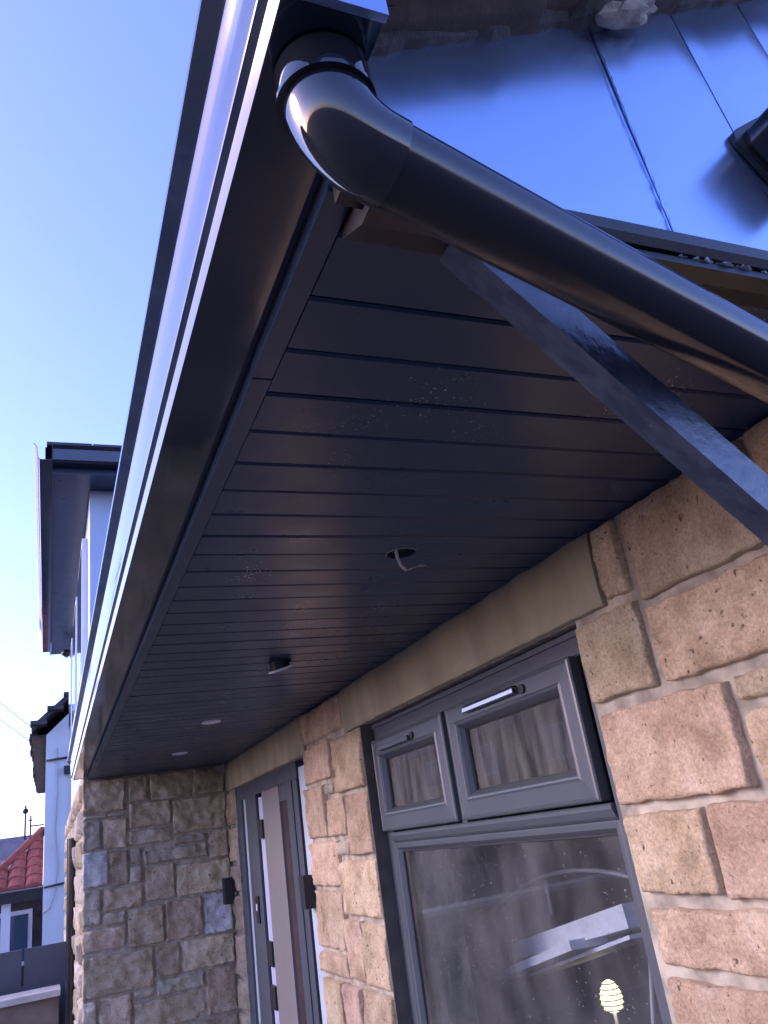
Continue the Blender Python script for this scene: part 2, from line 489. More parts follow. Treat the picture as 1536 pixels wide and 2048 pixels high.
mid = [(3.072, 3.622, .398, .541, 'buff'), (3.25, 3.684, .224, .385, 'stone'), (2.876, 3.238, .153, .366, 'stone'), (3.25, 3.385, .156, .211, 'grey'),
       (3.398, 3.684, -.004, .212, 'stone'), (3.146, 3.385, -.008, .143, 'stone'), (2.876, 3.130, -.085, .140, 'stone'), (3.300, 3.684, -.198, -.020, 'pink'),
       (3.142, 3.288, -.086, -.022, 'grey'), (2.876, 3.286, -.300, -.100, 'stone'), (3.300, 3.684, -.205-.228, -.212, 'stone'), (3.118, 3.312, -.522, -.314, 'stone'),
       (2.876, 3.106, -.528, -.318, 'stone'), (3.326, 3.684, -.532, -.446, 'pink'), (3.428, 3.684, -.75, -.546, 'stone'), (3.212, 3.418, -.75, -.546, 'pink'),
       (2.876, 3.200, -.75, -.542, 'stone')]
for a0, a1, z0, z1, m in mid:
    stone_obj('Y', a0, a1, z0, z1, YM, P_ + .002, m, front, .013, .012)
fill_courses('Y', 2.876, 3.684, -H, -.762, YM, P_, ['pink', 'stone'], front, res=.03)
fill_courses('Y', 5.305, 5.50, -H, .36, YM, P_+.004, ['stone', 'buff'], front, lmin=.19, lmax=.2, res=.02, rough=.02)

def lintel(x0, x1, z0, z1, y):
    bm = bmesh.new()
    n = int((x1-x0)/.02); rows = []
    prof = [(-.05, z0), (-.002, z0+.0005), (.003, z0+.004), (.004, z0+.04), (.004, (z0+z1)/2), (.004, z1-.02), (0.0, z1-.004), (-.01, z1), (-.05, z1)]
    for i in range(n+1):
        x = x0 + (x1-x0)*i/n
        row = []
        for k, (dy, z) in enumerate(prof):
            nz = noise.noise(Vector((x*14, z*10, 3.3)))*.0035 + noise.noise(Vector((x*40, z*30, 7)))*.0012
            wob = noise.noise(Vector((x*11, 2, k*.1)))*.010 if k in (5, 6, 7) else 0
            row.append(bm.verts.new((x, y + dy + nz + wob, z + (noise.noise(Vector((x*23, k, 9)))*.002 if 0 < k < 3 else 0))))
        rows.append(row)
    for A, B in zip(rows, rows[1:]):
        for k in range(len(prof)-1): bm.faces.new((A[k], B[k], B[k+1], A[k+1]))
    bm.faces.new(rows[0]); bm.faces.new(rows[-1][::-1])
    return part('lintel', bm, 'lintel', house, smooth=True, autosmooth=.9)
lintel(1.320, 3.058, .3735, .5485, YW)
lintel(3.636, XE-.004, .3655, .5485, YW)

# end wall of the bay ---------------------------------------------------
bw = bmesh.new(); box(bw, XE+.012, 10.3, -4.0, -.207, -H, .60)
bay = part('bay_wall', bw, 'mortar_dk', house)
XM = XE + .012
endw = [(-.452, -.200, .338, .536, 'buff'), (-.592, -.474, .380, .536, 'buff'), (-.868, -.606, .368, .536, 'buff'), (-1.090, -.882, .372, .536, 'buff'),
        (-.452, -.200, .304, .326, 'grey'), (-.306, -.200, .126, .292, 'grey'), (-.460, -.318, .114, .292, 'buff'), (-.734, -.476, .218, .366, 'buff'), (-1.090, -.746, .150, .360, 'stone'),
        (-.734, -.476, .118, .206, 'grey'), (-.950, -.746, .084, .138, 'grey'), (-1.090, -.964, -.026, .138, 'buff'),
        (-.952, -.560, -.006, .074, 'grey'), (-.545, -.476, .008, .106, 'grey'), (-.348, -.200, -.086, .112, 'pale'), (-.465, -.360, -.098, .104, 'buff'), (-.545, -.472, -.098, -.002, 'grey'),
        (-.742, -.560, -.215, -.016, 'buff'), (-1.090, -.754, -.220, -.036, 'stone'),
        (-.304, -.200, -.292, -.098, 'grey'), (-.548, -.316, -.230, -.108, 'buff'), (-.446, -.316, -.308, -.240, 'grey'), (-.668, -.458, -.450, -.240, 'buff'),
        (-.904, -.680, -.452, -.230, 'buff'), (-1.090, -.916, -.458, -.230, 'pale'), (-.446, -.200, -.438, -.318, 'buff'), (-.600, -.200, -.672, -.460, 'buff'),
        (-.758, -.612, -.638, -.464, 'stone'), (-1.090, -.770, -.634, -.468, 'buff'), (-.892, -.612, -.732, -.648, 'grey'), (-1.090, -.904, -.892, -.646, 'buff'),
        (-.600, -.482, -.732, -.684, 'grey'), (-.892, -.482, -.892, -.744, 'buff'), (-.278, -.200, -.892, -.684, 'grey'), (-.470, -.290, -.892, -.684, 'stone')]
for a0, a1, z0, z1, m in endw:
    stone_obj('X', a0, a1, z0, z1, XM, .018, 'bay' if m in ('buff', 'stone') and rnd.random() < .8 else m, bay, .010, .026)
fill_courses('X', -1.096, -.200, -H, -.903, XM, .016, ['bay', 'buff', 'grey'], bay, res=.02, rough=.022)
# side of the bay, seen along its face
fill_courses('Y', 5.52, 10.3, -H, .54, -.207, .016, ['grey', 'buff', 'stone', 'grey'], bay, lmin=.3, lmax=.6, res=.03, rough=.018)

# upper storey of the bay -------------------------------------------------
boxpart('upper_wall', 'skylitwall', house, 5.53, 10.2, -4.0, -.245, .605, 2.60)
boxpart('upper_soffit', 'fascia', house, 5.262, 10.42, -4.2, -.002, 2.580, 2.60)
ub = bmesh.new(); box(ub, 5.242, 5.260, -4.2, .012, 2.572, 2.74)
part('upper_fascia', ub, 'fascia', house, bevel=.003)
ub = bmesh.new(); box(ub, 5.262, 10.42, 0.0, .012, 2.572, 2.74)
part('upper_fascia', ub, 'fascia', house, bevel=.003)
def gutter_profile():
    return [(0, .125), (0, 0), (.081, 0), (.0865, .009), (.093, .0157), (.0955, .05), (.099, .095), (.115, .112), (.119, .118), (.119, .126),
            (.115, .126), (.113, .117), (.096, .098), (.092, .05), (.089, .018), (.083, .011), (.078, .004), (.003, .004), (.003, .125)]
ug = bmesh.new()
prism(ug, [(p[0]+.0125, p[1]+2.618) for p in gutter_profile()], 'x', 5.128, 10.44)
part('upper_gutter', ug, 'gutter', house, label='bright-edged black gutter along the side of the upper roof')
ug = bmesh.new()
prism(ug, [(5.2415-p[0], p[1]+2.618) for p in gutter_profile()], 'y', -4.2, .010)
part('upper_gutter', ug, 'gutter', house, label='dark gutter across the near end of the upper roof')
ur = bmesh.new()
v_ = [ur.verts.new(c) for c in ((5.20, .06, 2.752), (10.5, .06, 2.752), (10.5, -5, 2.752), (5.20, -5, 2.752), (6.9, -1.7, 3.45), (8.7, -1.7, 3.45), (8.7, -3.4, 3.45), (6.9, -3.4, 3.45))]
for f in ((0, 1, 5, 4), (1, 2, 6, 5), (2, 3, 7, 6), (3, 0, 4, 7), (4, 5, 6, 7), (3, 2, 1, 0)): ur.faces.new([v_[i] for i in f])
uroof = part('upper_roof', ur, 'slate', house)
for k in range(14):
    yy = .05 - k*.30
    boxpart('roof_tile', 'slate', uroof, 5.165, 5.40, yy-.292, yy, 2.7525+rnd.uniform(0, .004), 2.775+rnd.uniform(0, .006))
for k in range(3):
    x0 = 5.9 + k*1.45
    w = boxpart('upper_window', 'upvc', house, x0, x0+.95, -.243, -.205, 1.25, 2.35)
    boxpart('pane', 'paneblue', w, x0+.06, x0+.89, -.206, -.201, 1.31, 2.29)
bm = bmesh.new(); tube(bm, [(9.9, -.245, 2.46), (9.9, -.17, 2.46), (9.9, -.15, 2.43)], [.03, .05, .05], 14)
part('overflow_pipe', bm, 'black', house, smooth=True)

# ------------------------------------------------------------------ soffit
sb = bmesh.new(); box(sb, .50, XE+.01, -1.35, -.2545, ZS+.0125, ZS+.03)
soffit = part('soffit', sb, 'groove', house)
def board_mesh(wd, sl):
    bm = bmesh.new()
    L0, L1 = -1.16, -.2545
    hw = wd/2
    pts = [(-hw, .011), (-hw, .0036), (-hw+sl, 0), (hw-sl, 0), (hw, .0036), (hw, .011)]
    def P(p, t): return (p[0], t, p[1])
    A = [bm.verts.new(P(p, L0)) for p in pts]; B = [bm.verts.new(P(p, L1)) for p in pts]
    n = len(pts)
    for i in range(n): bm.faces.new((A[i], A[(i+1) % n], B[(i+1) % n], B[i]))
    bm.faces.new(A[::-1]); bm.faces.new(B)
    bmesh.ops.recalc_face_normals(bm, faces=bm.faces)
    me = bpy.data.meshes.new('soffit_board'); bm.to_mesh(me); bm.free()
    me.materials.append(M_['soffit'])
    return me
bmA = board_mesh(.0958, .0030)
bmB = board_mesh(.0945, .0032)
HOLE = (1.445, -.700)
k = 0
x = .5485
first = True
holed = []
while x < XE - .02:
    x1 = min(x + .1, XE + .005)
    me = bmB if k % 3 == 2 else bmA
    o = link_mesh('soffit_board', me, ((x+x1)/2 + rnd.uniform(-.0006, .0006), 0, ZS + rnd.uniform(-.0004, .0006)), soffit)
    if x1 - x < .099: o.scale.x = (x1-x)/.1
    o.rotation_euler.y = rnd.uniform(-.004, .004)
    o.rotation_euler.x = rnd.uniform(-.0006, .0006)
    if abs((x+x1)/2 - HOLE[0]) < .09: holed.append(o)
    x += .1; k += 1
# ragged round hole where a light is still missing
cb = bmesh.new(); pts = []
for q in range(26):
    a_ = 2*math.pi*q/26
    r_ = .0335*(1 + .10*noise.noise(Vector((math.cos(a_)*2, math.sin(a_)*2, 4))))
    pts.append((HOLE[0] + r_*math.cos(a_), HOLE[1] + r_*math.sin(a_)))
prism(cb, pts, 'z', ZS-.03 + H, ZS+.0118 + H)
bmesh.ops.recalc_face_normals(cb, faces=cb.faces)
cme = bpy.data.meshes.new('cutter'); cb.to_mesh(cme); cb.free()
cut = bpy.data.objects.new('cutter', cme); scene.collection.objects.link(cut)
bpy.context.view_layer.update()
for o in holed:
    o.data = o.data.copy()
    md = o.modifiers.new('cut', 'BOOLEAN'); md.operation = 'DIFFERENCE'; md.object = cut; md.solver = 'EXACT'
dg = bpy.context.evaluated_depsgraph_get()
for o in holed:
    me2 = bpy.data.meshes.new_from_object(o.evaluated_get(dg))
    o.modifiers.clear(); o.data = me2
bpy.data.objects.remove(cut)

# fascia: a short piece at the gable, then the long run
for x0, x1, dz, dy in ((.500, .8145, .0012, .0008), (.8165, 5.49, 0, 0)):
    bm = bmesh.new(); box(bm, x0, x1, -.2530, -.2275 + dy, ZS - .0005 + dz, .725)
    part('fascia', bm, 'fascia', house, bevel=.0022)
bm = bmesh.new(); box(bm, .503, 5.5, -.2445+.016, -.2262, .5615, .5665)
part('shadow_gap_strip', bm, 'groove', house)  # dark strip painting the shadow line between gutter and fascia

# ------------------------------------------------------------------ gable end of the porch
def roof_z(y): return .718 + .530*(-.227 - y)         # underside of the roof along the slope
def gpanel(ya_t, ya_b, yb_t, yb_b, x, zb=.552):
    """panel between two leaning joints (y at top and bottom)"""
    bm = bmesh.new()
    zt0, zt1 = roof_z(ya_t) + .01, roof_z(yb_t) + .01
    o4 = [(ya_b, zb), (yb_b, zb), (yb_t, zt1), (ya_t, zt0)]
    # grid so that the sheet can be a little out of true
    N = 10
    front_, back_ = [], []
    ph = rnd.uniform(0, 50)
    for j in range(N+1):
        rf = []; 
        for i in range(N+1):
            u, v = i/N, j/N
            y = (o4[0][0]*(1-u) + o4[1][0]*u)*(1-v) + (o4[3][0]*(1-u) + o4[2][0]*u)*v
            z = (o4[0][1]*(1-u) + o4[1][1]*u)*(1-v) + (o4[3][1]*(1-u) + o4[2][1]*u)*v
            ed = min(u, 1-u)
            dx = noise.noise(Vector((y*4, z*4, ph)))*.0016 + (.0022 if ed < .001 else 0)
            if i in (0, N): y += noise.noise(Vector((z*60, i, ph)))*.0010
            rf.append(bm.verts.new((x + dx, y, z)))
        front_.append(rf)
    for j in range(N):
        for i in range(N):
            bm.faces.new((front_[j][i], front_[j][i+1], front_[j+1][i+1], front_[j+1][i]))
    ex = bmesh.ops.extrude_face_region(bm, geom=list(bm.faces))
    for v in ex['geom']:
        if isinstance(v, bmesh.types.BMVert): v.co.x += .012
    return part('gable_panel', bm, 'panel', house, smooth=True, autosmooth=.5)
J1t, J1b = -.6322, -.6532
J2t, J2b = -.803, -.866
J3t, J3b = -.970, -1.060
gpanel(-.2290, -.2290, J1t+.0004, J1b+.0004, XG-.0005)
gpanel(J1t-.0004, J1b-.0004, J2t+.0030, J2b+.0030, XG-.0015)
gpanel(J2t-.0022, J2b-.0022, J3t+.0016, J3b+.0016, XG)
gpanel(J3t-.0016, J3b-.0016, -1.26, -1.30, XG-.001)
gpanel(-1.2615, -1.3015, -1.9, -1.9, XG+.0005)
boxpart('gable_backing', 'groove', house, XG+.013, XG+.03, -1.9, -.256, .553, .70)
# flaking sealant seam over the first joint
bm = bmesh.new()
N = 46
L_, R_ = [], []
for i in range(N+1):
    t = i/N
    y = J1b + (J1t-J1b)*t; z = .556 + (roof_z(J1t)-.02-.556)*t
    wl = .0042*max(.12, .5 + noise.noise(Vector((t*19, 1, 1))))*(1.25 - t); wr = .0042*max(.12, .5 + noise.noise(Vector((t*23, 5, 1))))*(1.3 - t)
    L_.append((y + wl, z)); R_.append((y - wr, z))
outl = L_ + R_[::-1]
for q in range(N):
    vv = [bm.verts.new((XG-.0016-.0008, *p)) for p in (L_[q], R_[q], R_[q+1], L_[q+1])]
    bm.faces.new(vv)
bmesh.ops.remove_doubles(bm, verts=bm.verts, dist=1e-6)
ex = bmesh.ops.extrude_face_region(bm, geom=list(bm.faces))
for v in ex['geom']:
    if isinstance(v, bmesh.types.BMVert): v.co.x -= .0012 + .0006*noise.noise(v.co*300)
part('joint_sealant', bm, 'panel', house)
# bottom trim of the gable: two stepped mouldings
bm = bmesh.new()
prism(bm, [(.4955, .5575), (.478, .5555), (.470, .548), (.4705, .534), (.476, .5255), (.4955, .524)], 'y', -1.55, -.2300)
part('gable_trim', bm, 'trim', house, bevel=.0012)
bm = bmesh.new()
prism(bm, [(.4962, .5222), (.4795, .5225), (.4785, .5125), (.500, .5105), (.5465, .5340), (.5465, .5425), (.4962, .5425)], 'y', -1.10, -.2560)
part('soffit_end_trim', bm, 'trim', house, bevel=.001)
for q in range(26):                      # flakes and crumbs of old paint along the ledge
    yy = rnd.uniform(-.98, -.60); s = rnd.uniform(.002, .006)
    bm = bmesh.new(); bmesh.ops.create_icosphere(bm, subdivisions=1, radius=s)
    for v in bm.verts:
        v.co *= 1 + .5*noise.noise(v.co*400 + Vector((q, 0, 0)))
        v.co.y *= 2.0; v.co.z *= .45
        v.co += Vector((.4785 + rnd.uniform(-.002, .006), yy, .5235))
    part('paint_flake', bm, 'palestrip', house)

# roof ----------------------------------------------------------------
SL = math.atan(.530)
bm = bmesh.new()
prism(bm, [(-.20, roof_z(-.20)+.012), (-.20, roof_z(-.20)+.03), (-4.2, roof_z(-4.2)+.03), (-4.2, roof_z(-4.2)+.012)], 'x', .46, XE)
roof = part('roof', bm, 'groove', house)
def tile_mesh():
    bm = bmesh.new()
    Wd, Ln, T = .298, .40, .013
    N = 30
    def prof(u):
        x = u*Wd
        r = 0
        for c, hw in ((.028, .028), (.165, .028)):
            if abs(x-c) < hw: r = max(r, .026*math.cos((x-c)/hw*math.pi/2)**.8)
        return x, r
    rows = []
    for v in range(7):
        t = v/6
        top, bot = [], []
        for i in range(N+1):
            xx, r = prof(i/N)
            w = .0015*noise.noise(Vector((xx*40, t*9, 0)))
            top.append(bm.verts.new((xx, -t*Ln, r + T + w)))
            bot.append(bm.verts.new((xx, -t*Ln, r + w)))
        rows.append((top, bot))
    for (t0, b0), (t1, b1) in zip(rows, rows[1:]):
        for i in range(N):
            bm.faces.new((t0[i], t0[i+1], t1[i+1], t1[i])); bm.faces.new((b0[i], b1[i], b1[i+1], b0[i+1]))
        bm.faces.new((t0[0], t1[0], b1[0], b0[0])); bm.faces.new((t0[N], b0[N], b1[N], t1[N]))
    for (t0, b0) in (rows[0], rows[-1]):
        for i in range(N): bm.faces.new((t0[i], b0[i], b0[i+1], t0[i+1]))
    bmesh.ops.recalc_face_normals(bm, faces=bm.faces)
    for f in bm.faces: f.smooth = True
    for e_ in bm.edges:
        if len(e_.link_faces) == 2 and e_.calc_face_angle(0) > .9: e_.smooth = False
    me = bpy.data.meshes.new('roof_tile'); bm.to_mesh(me); bm.free()
    me.materials.append(M_['tile'])
    return me
tm = tile_mesh()
XV = .405
for r_ in range(5):
    for c_ in range(17 if r_ < 2 else 3):
        s = r_*.31
        y0 = -.165 - s*math.cos(SL)
        z0 = roof_z(-.165) + s*math.sin(SL) + .014
        o = link_mesh('roof_tile', tm, (XV + c_*.300 + rnd.uniform(-.003, .003), y0 + rnd.uniform(-.004, .004), z0 + .002 + rnd.uniform(-.001, .002)), roof)
        o.rotation_euler = (-(SL - .055), rnd.uniform(-.006, .006), rnd.uniform(-.01, .01))
# verge bedding mortar
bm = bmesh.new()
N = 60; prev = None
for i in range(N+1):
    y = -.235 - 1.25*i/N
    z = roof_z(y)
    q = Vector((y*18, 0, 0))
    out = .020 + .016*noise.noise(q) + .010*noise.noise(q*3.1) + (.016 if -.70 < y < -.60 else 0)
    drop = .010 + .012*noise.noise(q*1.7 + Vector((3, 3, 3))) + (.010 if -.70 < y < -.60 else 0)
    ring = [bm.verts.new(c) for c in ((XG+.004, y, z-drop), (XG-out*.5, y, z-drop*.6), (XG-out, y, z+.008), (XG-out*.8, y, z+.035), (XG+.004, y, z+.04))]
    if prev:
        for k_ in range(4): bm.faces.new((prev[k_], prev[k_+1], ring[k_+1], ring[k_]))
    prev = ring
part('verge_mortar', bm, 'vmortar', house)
bm = bmesh.new(); bmesh.ops.create_icosphere(bm, subdivisions=3, radius=1)
for v in bm.verts:
    q = v.co.copy()
    k_ = 1 + .35*noise.noise(q*1.6) + .15*noise.noise(q*5)
    v.co = Vector((.474 + q.x*.020*k_, -.675 + q.y*.048*k_ , .925 + q.z*.014*k_ - q.y*.024))
part('mortar_lump', bm, 'mortar_dk', house, label='pale lump of mortar squeezed out under the verge tiles')
# gable-end rounded box fitted on the panels
fit = thing('junction_box', (.46, -.90, .80), 'black rounded box fixed to the shiny gable panels near the roof edge', 'box')
def rbox(bm, cy, cz, w, h, x0, x1, rad, ang, seg=6):
    pts = []
    for (sx, sz, a0) in ((1, 1, 0), (-1, 1, 90), (-1, -1, 180), (1, -1, 270)):
        for k_ in range(seg+1):
            a_ = math.radians(a0 + 90*k_/seg)
            pts.append((sx*(w/2-rad) + rad*math.cos(a_), sz*(h/2-rad) + rad*math.sin(a_)))
    ca, sa = math.cos(ang), math.sin(ang)
    prism(bm, [(cy + p[0]*ca - p[1]*sa, cz + p[0]*sa + p[1]*ca) for p in pts], 'x', x0, x1)
bm = bmesh.new(); rbox(bm, -.928, .776, .205, .128, XG-.010, XG-.0025, .020, -math.radians(34))
part('flange', bm, 'trim', fit, bevel=.002)
bm = bmesh.new(); rbox(bm, -.930, .776, .186, .112, XG-.075, XG-.0105, .024, -math.radians(34))
part('cover', bm, 'pipe', fit, bevel=.008, smooth=True, autosmooth=.5)

# timber brace under the soffit
bs = .9692; b0 = .85526
def strut_z(y): return b0 + bs*y
n_ = Vector((0, bs, -1)).normalized()          # out and down
d_ = Vector((0, -1, -bs)).normalized()
bm = bmesh.new()
st = Vector((.5, -.352, strut_z(-.352)))
Lb = 1.02
N = 30; rows = []
for i in range(N+1):
    p = st + d_*(Lb*i/N)
    jit = lambda k_: Vector((noise.noise(p*50 + Vector((k_, 0, 0)))*.0008, 0, noise.noise(p*50 + Vector((0, k_, 0)))*.0008))
    c4 = [p, p + Vector((.034, 0, 0)), p + Vector((.034, 0, 0)) - n_*.041, p - n_*.041]
    rows.append([bm.verts.new(c + jit(k_*3)) for k_, c in enumerate(c4)])
for A, B in zip(rows, rows[1:]):
    for k_ in range(4): bm.faces.new((A[k_], A[(k_+1) % 4], B[(k_+1) % 4], B[k_]))
bm.faces.new(rows[0]); bm.faces.new(rows[-1][::-1])
brace = part('brace', bm, 'brace', house, bevel=.0018)

# ------------------------------------------------------------------ gutter
GY, GZ = -.2262, .5668
gut = thing('rain_gutter', (2.9, -.18, .567), 'long glossy black gutter along the porch edge with a pale sky stripe', 'gutter')
fr = [(-.226, .690), (-.226, .565), (-.1468, .565), (-.1457, .5655), (-.1454, .5662), (-.1413, .5765), (-.1406, .5778), (-.1352, .5830), (-.1343, .5843), (-.1336, .5865), (-.1313, .62),
      (-.1287, .660), (-.1276, .6646), (-.1250, .6680), (-.1121, .6803), (-.1108, .6820), (-.1104, .6850), (-.1104, .690),
      (-.1130, .690), (-.1145, .6835), (-.1275, .6705), (-.1320, .660), (-.1362, .590), (-.1420, .5775), (-.1480, .569), (-.2225, .569), (-.2225, .690)]
bm = bmesh.new(); prism(bm, fr, 'x', .349, 5.62)
bmesh.ops.triangulate(bm, faces=[f for f in bm.faces if len(f.verts) > 4])
part('trough', bm, 'gutter', gut, smooth=True, autosmooth=.35)
capo = [p for p in fr[:17]]
capo = [(-.2272, .692)] + [(-.2272, .5632), (-.1462, .5632), (-.1400, .5765), (-.1328, .5830), (-.1270, .660), (-.1105, .6785), (-.1088, .692)]
bm = bmesh.new(); prism(bm, capo, 'x', .3415, .3488)
part('end_cap', bm, 'panel', gut, bevel=.0012)
bm = bmesh.new(); prism(bm, capo, 'x', 5.6205, 5.628)
part('end_cap', bm, 'gutter', gut, bevel=.0012)
CX, CY = .4030, -.1930
bm = bmesh.new(); tube(bm, [(CX, CY, .5645), (CX, CY, .530)], .0335, 40)
part('outlet', bm, 'gutter', gut, smooth=True, autosmooth=.6)
for xb in (.93, 1.93, 2.93, 3.93, 4.93):
    bm = bmesh.new(); prism(bm, [(-.2255, .6905), (-.2255, .694), (-.1125, .694), (-.1125, .6905)], 'x', xb-.018, xb+.018)
    part('bracket', bm, 'trim', gut)

# ------------------------------------------------------------------ downpipe
dp = thing('downpipe', (.41, -.24, .45), 'glossy black downpipe and elbow running from the gutter back to the wall', 'pipe')
PA = Vector((.1264, -1, -.2496)).normalized()
PI_ = Vector((CX, CY, .4985))
TH = math.acos(-PA.z)
RB = .052
tl = RB*math.tan(TH/2)
s0 = PI_ + Vector((0, 0, tl)); e0 = PI_ + PA*tl
side = Vector((PA.x, PA.y, 0)).normalized()
cen = s0 + side*RB
path = [Vector((CX, CY, .5440)), ]
for i in range(15):
    t = TH*i/14
    path.append(cen - side*RB*math.cos(t) + Vector((0, 0, -1))*RB*math.sin(t))
path.append(e0 + PA*.012)
bm = bmesh.new(); tube(bm, path, [.0358]*len(path), 48)
part('elbow', bm, 'elbow', dp, smooth=True, autosmooth=.6)
bm = bmesh.new()
zt, zb_ = .5625, .5265
tube(bm, [(CX, CY, zt), (CX, CY, zt-.003), (CX, CY, zb_+.005), (CX, CY, zb_+.004), (CX, CY, zb_), (CX, CY, zb_)], [.0375, .0388, .0388, .0402, .0402, .0365], 56)
part('collar', bm, 'elbow', dp, smooth=True, autosmooth=.5)
pe = PI_ + PA*((1.07 + CY)/(-PA.y)*1.0)
bm = bmesh.new()
ps = e0 + PA*.0125
tube(bm, [ps + (pe-ps)*i/12 for i in range(13)], .0340, 48)
part('pipe', bm, 'pipe', dp, smooth=True, autosmooth=.6)
bm = bmesh.new()
pth = [pe - PA*.03]
s1 = pe; sd2 = side
c2 = s1 + Vector((0, 0, -1))*0
for i in range(1, 9):
    t = TH*i/8
    # bend back to vertical
    pth.append(pe + (PA*math.sin(t) + Vector((0, 0, -1))*(1-math.cos(t)))*.05)
last = pth[-1]
pth.append(Vector((last.x, last.y, -H + .02)))
tube(bm, pth, .0345, 32)
part('lower_pipe', bm, 'pipe', dp, smooth=True, autosmooth=.6)

# ------------------------------------------------------------------ window
YF = -1.150
win = part('window', (lambda b: (ring_frame(b, 1.446, 2.871, -.995, .3705, YF, [(0, -.06), (0, -.004), (.004, 0), (.058, 0), (.062, -.004), (.062, -.05)]), b)[1])(bmesh.new()), 'frame', house)
boxpart('frame_head_bead', 'frame', win, 1.452, 2.865, YF+.0005, YF+.007, .352, .3655, bevel=.002)
bm = bmesh.new(); prism(bm, [(YF-.05, -.022), (YF+.006, -.022), (YF+.010, -.026), (YF+.010, -.034), (YF+.003, -.050), (YF-.006, -.058), (YF-.05, -.058)], 'x', 1.509, 2.808)
part('transom', bm, 'frame', win, bevel=.001)
boxpart('mullion', 'frame', win, 2.212, 2.244, YF-.04, YF+.002, -.0215, .308, bevel=.002)
CP = [(0, -.012), (0, .014), (.003, .018), (.009, .0195), (.012, .0175), (.050, .0190), (.056, .0215), (.061, .0205), (.0665, .014), (.075, -.002), (.076, -.012)]
def casement(x0, x1, z0, z1, m='frame', lab=None):
    bm = bmesh.new(); ring_frame(bm, x0, x1, z0, z1, YF, CP)
    part('casement', bm, m, win, label=lab)
    bm = bmesh.new(); ring_frame(bm, x0+.0755, x1-.0755, z0+.0755, z1-.0755, YF-.012, [(0, -.006), (0, .003), (.003, .003), (.004, -.006)])
    part('gasket', bm, 'rubber', win)
    bm = bmesh.new(); box(bm, x0+.075, x1-.075, YF-.0145, YF-.0135, z0+.075, z1-.075)
    part('pane', bm, 'glass2', win)
casement(1.532, 2.210, -.016, .312, lab='wide top casement with a pale bar handle')
casement(2.247, 2.862, -.016, .308, lab='narrow-looking top casement further from us')
# bar handles
def bar(x0, x1, z, m, y):
    bm = bmesh.new(); prism(bm, [(y, z-.008), (y, z+.008), (y+.012, z+.008), (y+.014, z+.005), (y+.014, z-.005), (y+.012, z-.008)], 'x', x0, x1)
    part('handle', bm, m, win, bevel=.0012)
bar(1.772, 2.062, .281, 'chrome', YF+.0225)
bar(1.776, 2.058, .2862, 'black', YF+.0200-.0005)
for xc, zc in ((1.748, .279), (2.475, .272)):
    bm = bmesh.new(); tube(bm, [(xc, YF+.016, zc), (xc, YF+.024, zc)], [.013, .0125], 20)
    part('handle_boss', bm, 'rubber', win, smooth=True, autosmooth=.6)
bar(2.49, 2.76, .268, 'frame', YF+.0195)
# big fixed pane with its bead
bm = bmesh.new(); ring_frame(bm, 1.509, 2.808, -.932, -.0585, YF-.004, [(0, -.01), (0, 0), (.004, .002), (.016, .001), (.026, -.012), (.027, -.018)])
part('glazing_bead', bm, 'frame', win)
bm = bmesh.new(); ring_frame(bm, 1.5365, 2.7805, -.904, -.086, YF-.020, [(-.002, -.004), (-.001, .003), (.004, .003), (.005, -.004)])
part('gasket', bm, 'rubber', win)
boxpart('pane', 'glass', win, 1.535, 2.782, YF-.0225, YF-.0215, -.906, -.084)
boxpart('sill', 'frame', win, 1.445, 2.872, YF-.06, YW+.05, -1.035, -.997, bevel=.004)
boxpart('reveal', 'reveal', win, 2.866, 2.8735, YF+.0005, YW+.004, -.99, .371)
# the dim room behind
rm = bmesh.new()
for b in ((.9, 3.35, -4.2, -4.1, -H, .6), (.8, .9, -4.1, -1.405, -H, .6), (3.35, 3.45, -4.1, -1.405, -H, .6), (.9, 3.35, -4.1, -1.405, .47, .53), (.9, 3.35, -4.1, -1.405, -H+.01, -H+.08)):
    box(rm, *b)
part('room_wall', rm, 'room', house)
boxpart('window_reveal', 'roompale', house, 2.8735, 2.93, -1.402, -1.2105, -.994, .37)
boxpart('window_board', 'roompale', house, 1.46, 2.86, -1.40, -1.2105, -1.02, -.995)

def P3(px, py, Y):
    d = R @ Vector((px - W_/2, py - H_/2, F))
    return d*(Y/d.y)
# shapes added in the room in place of reflections on the glass
def reflection_strip(name, px0, py0, px1, py1, Y0, Y1, th, lab):
    A = P3(px0, py0, Y0); B = P3(px1, py1, Y1)
    d = (B-A).normalized(); up = Vector((0, 0, 1)); up = (up - d*up.dot(d)).normalized(); s = d.cross(up)
    bm = bmesh.new(); rows = []
    for p in (A, B):
        rows.append([bm.verts.new(p + s*a_ + up*b_) for a_, b_ in ((-.06, -th), (.06, -th), (.06, 0), (-.06, 0))])
    for k_ in range(4): bm.faces.new((rows[0][k_], rows[0][(k_+1) % 4], rows[1][(k_+1) % 4], rows[1][k_]))
    bm.faces.new(rows[0][::-1]); bm.faces.new(rows[1])
    o = part(name, bm, 'timber', bevel=.002)
    o['label'] = lab; o['category'] = 'board'; o['group'] = 'reflection stand-ins behind the window'
    return o
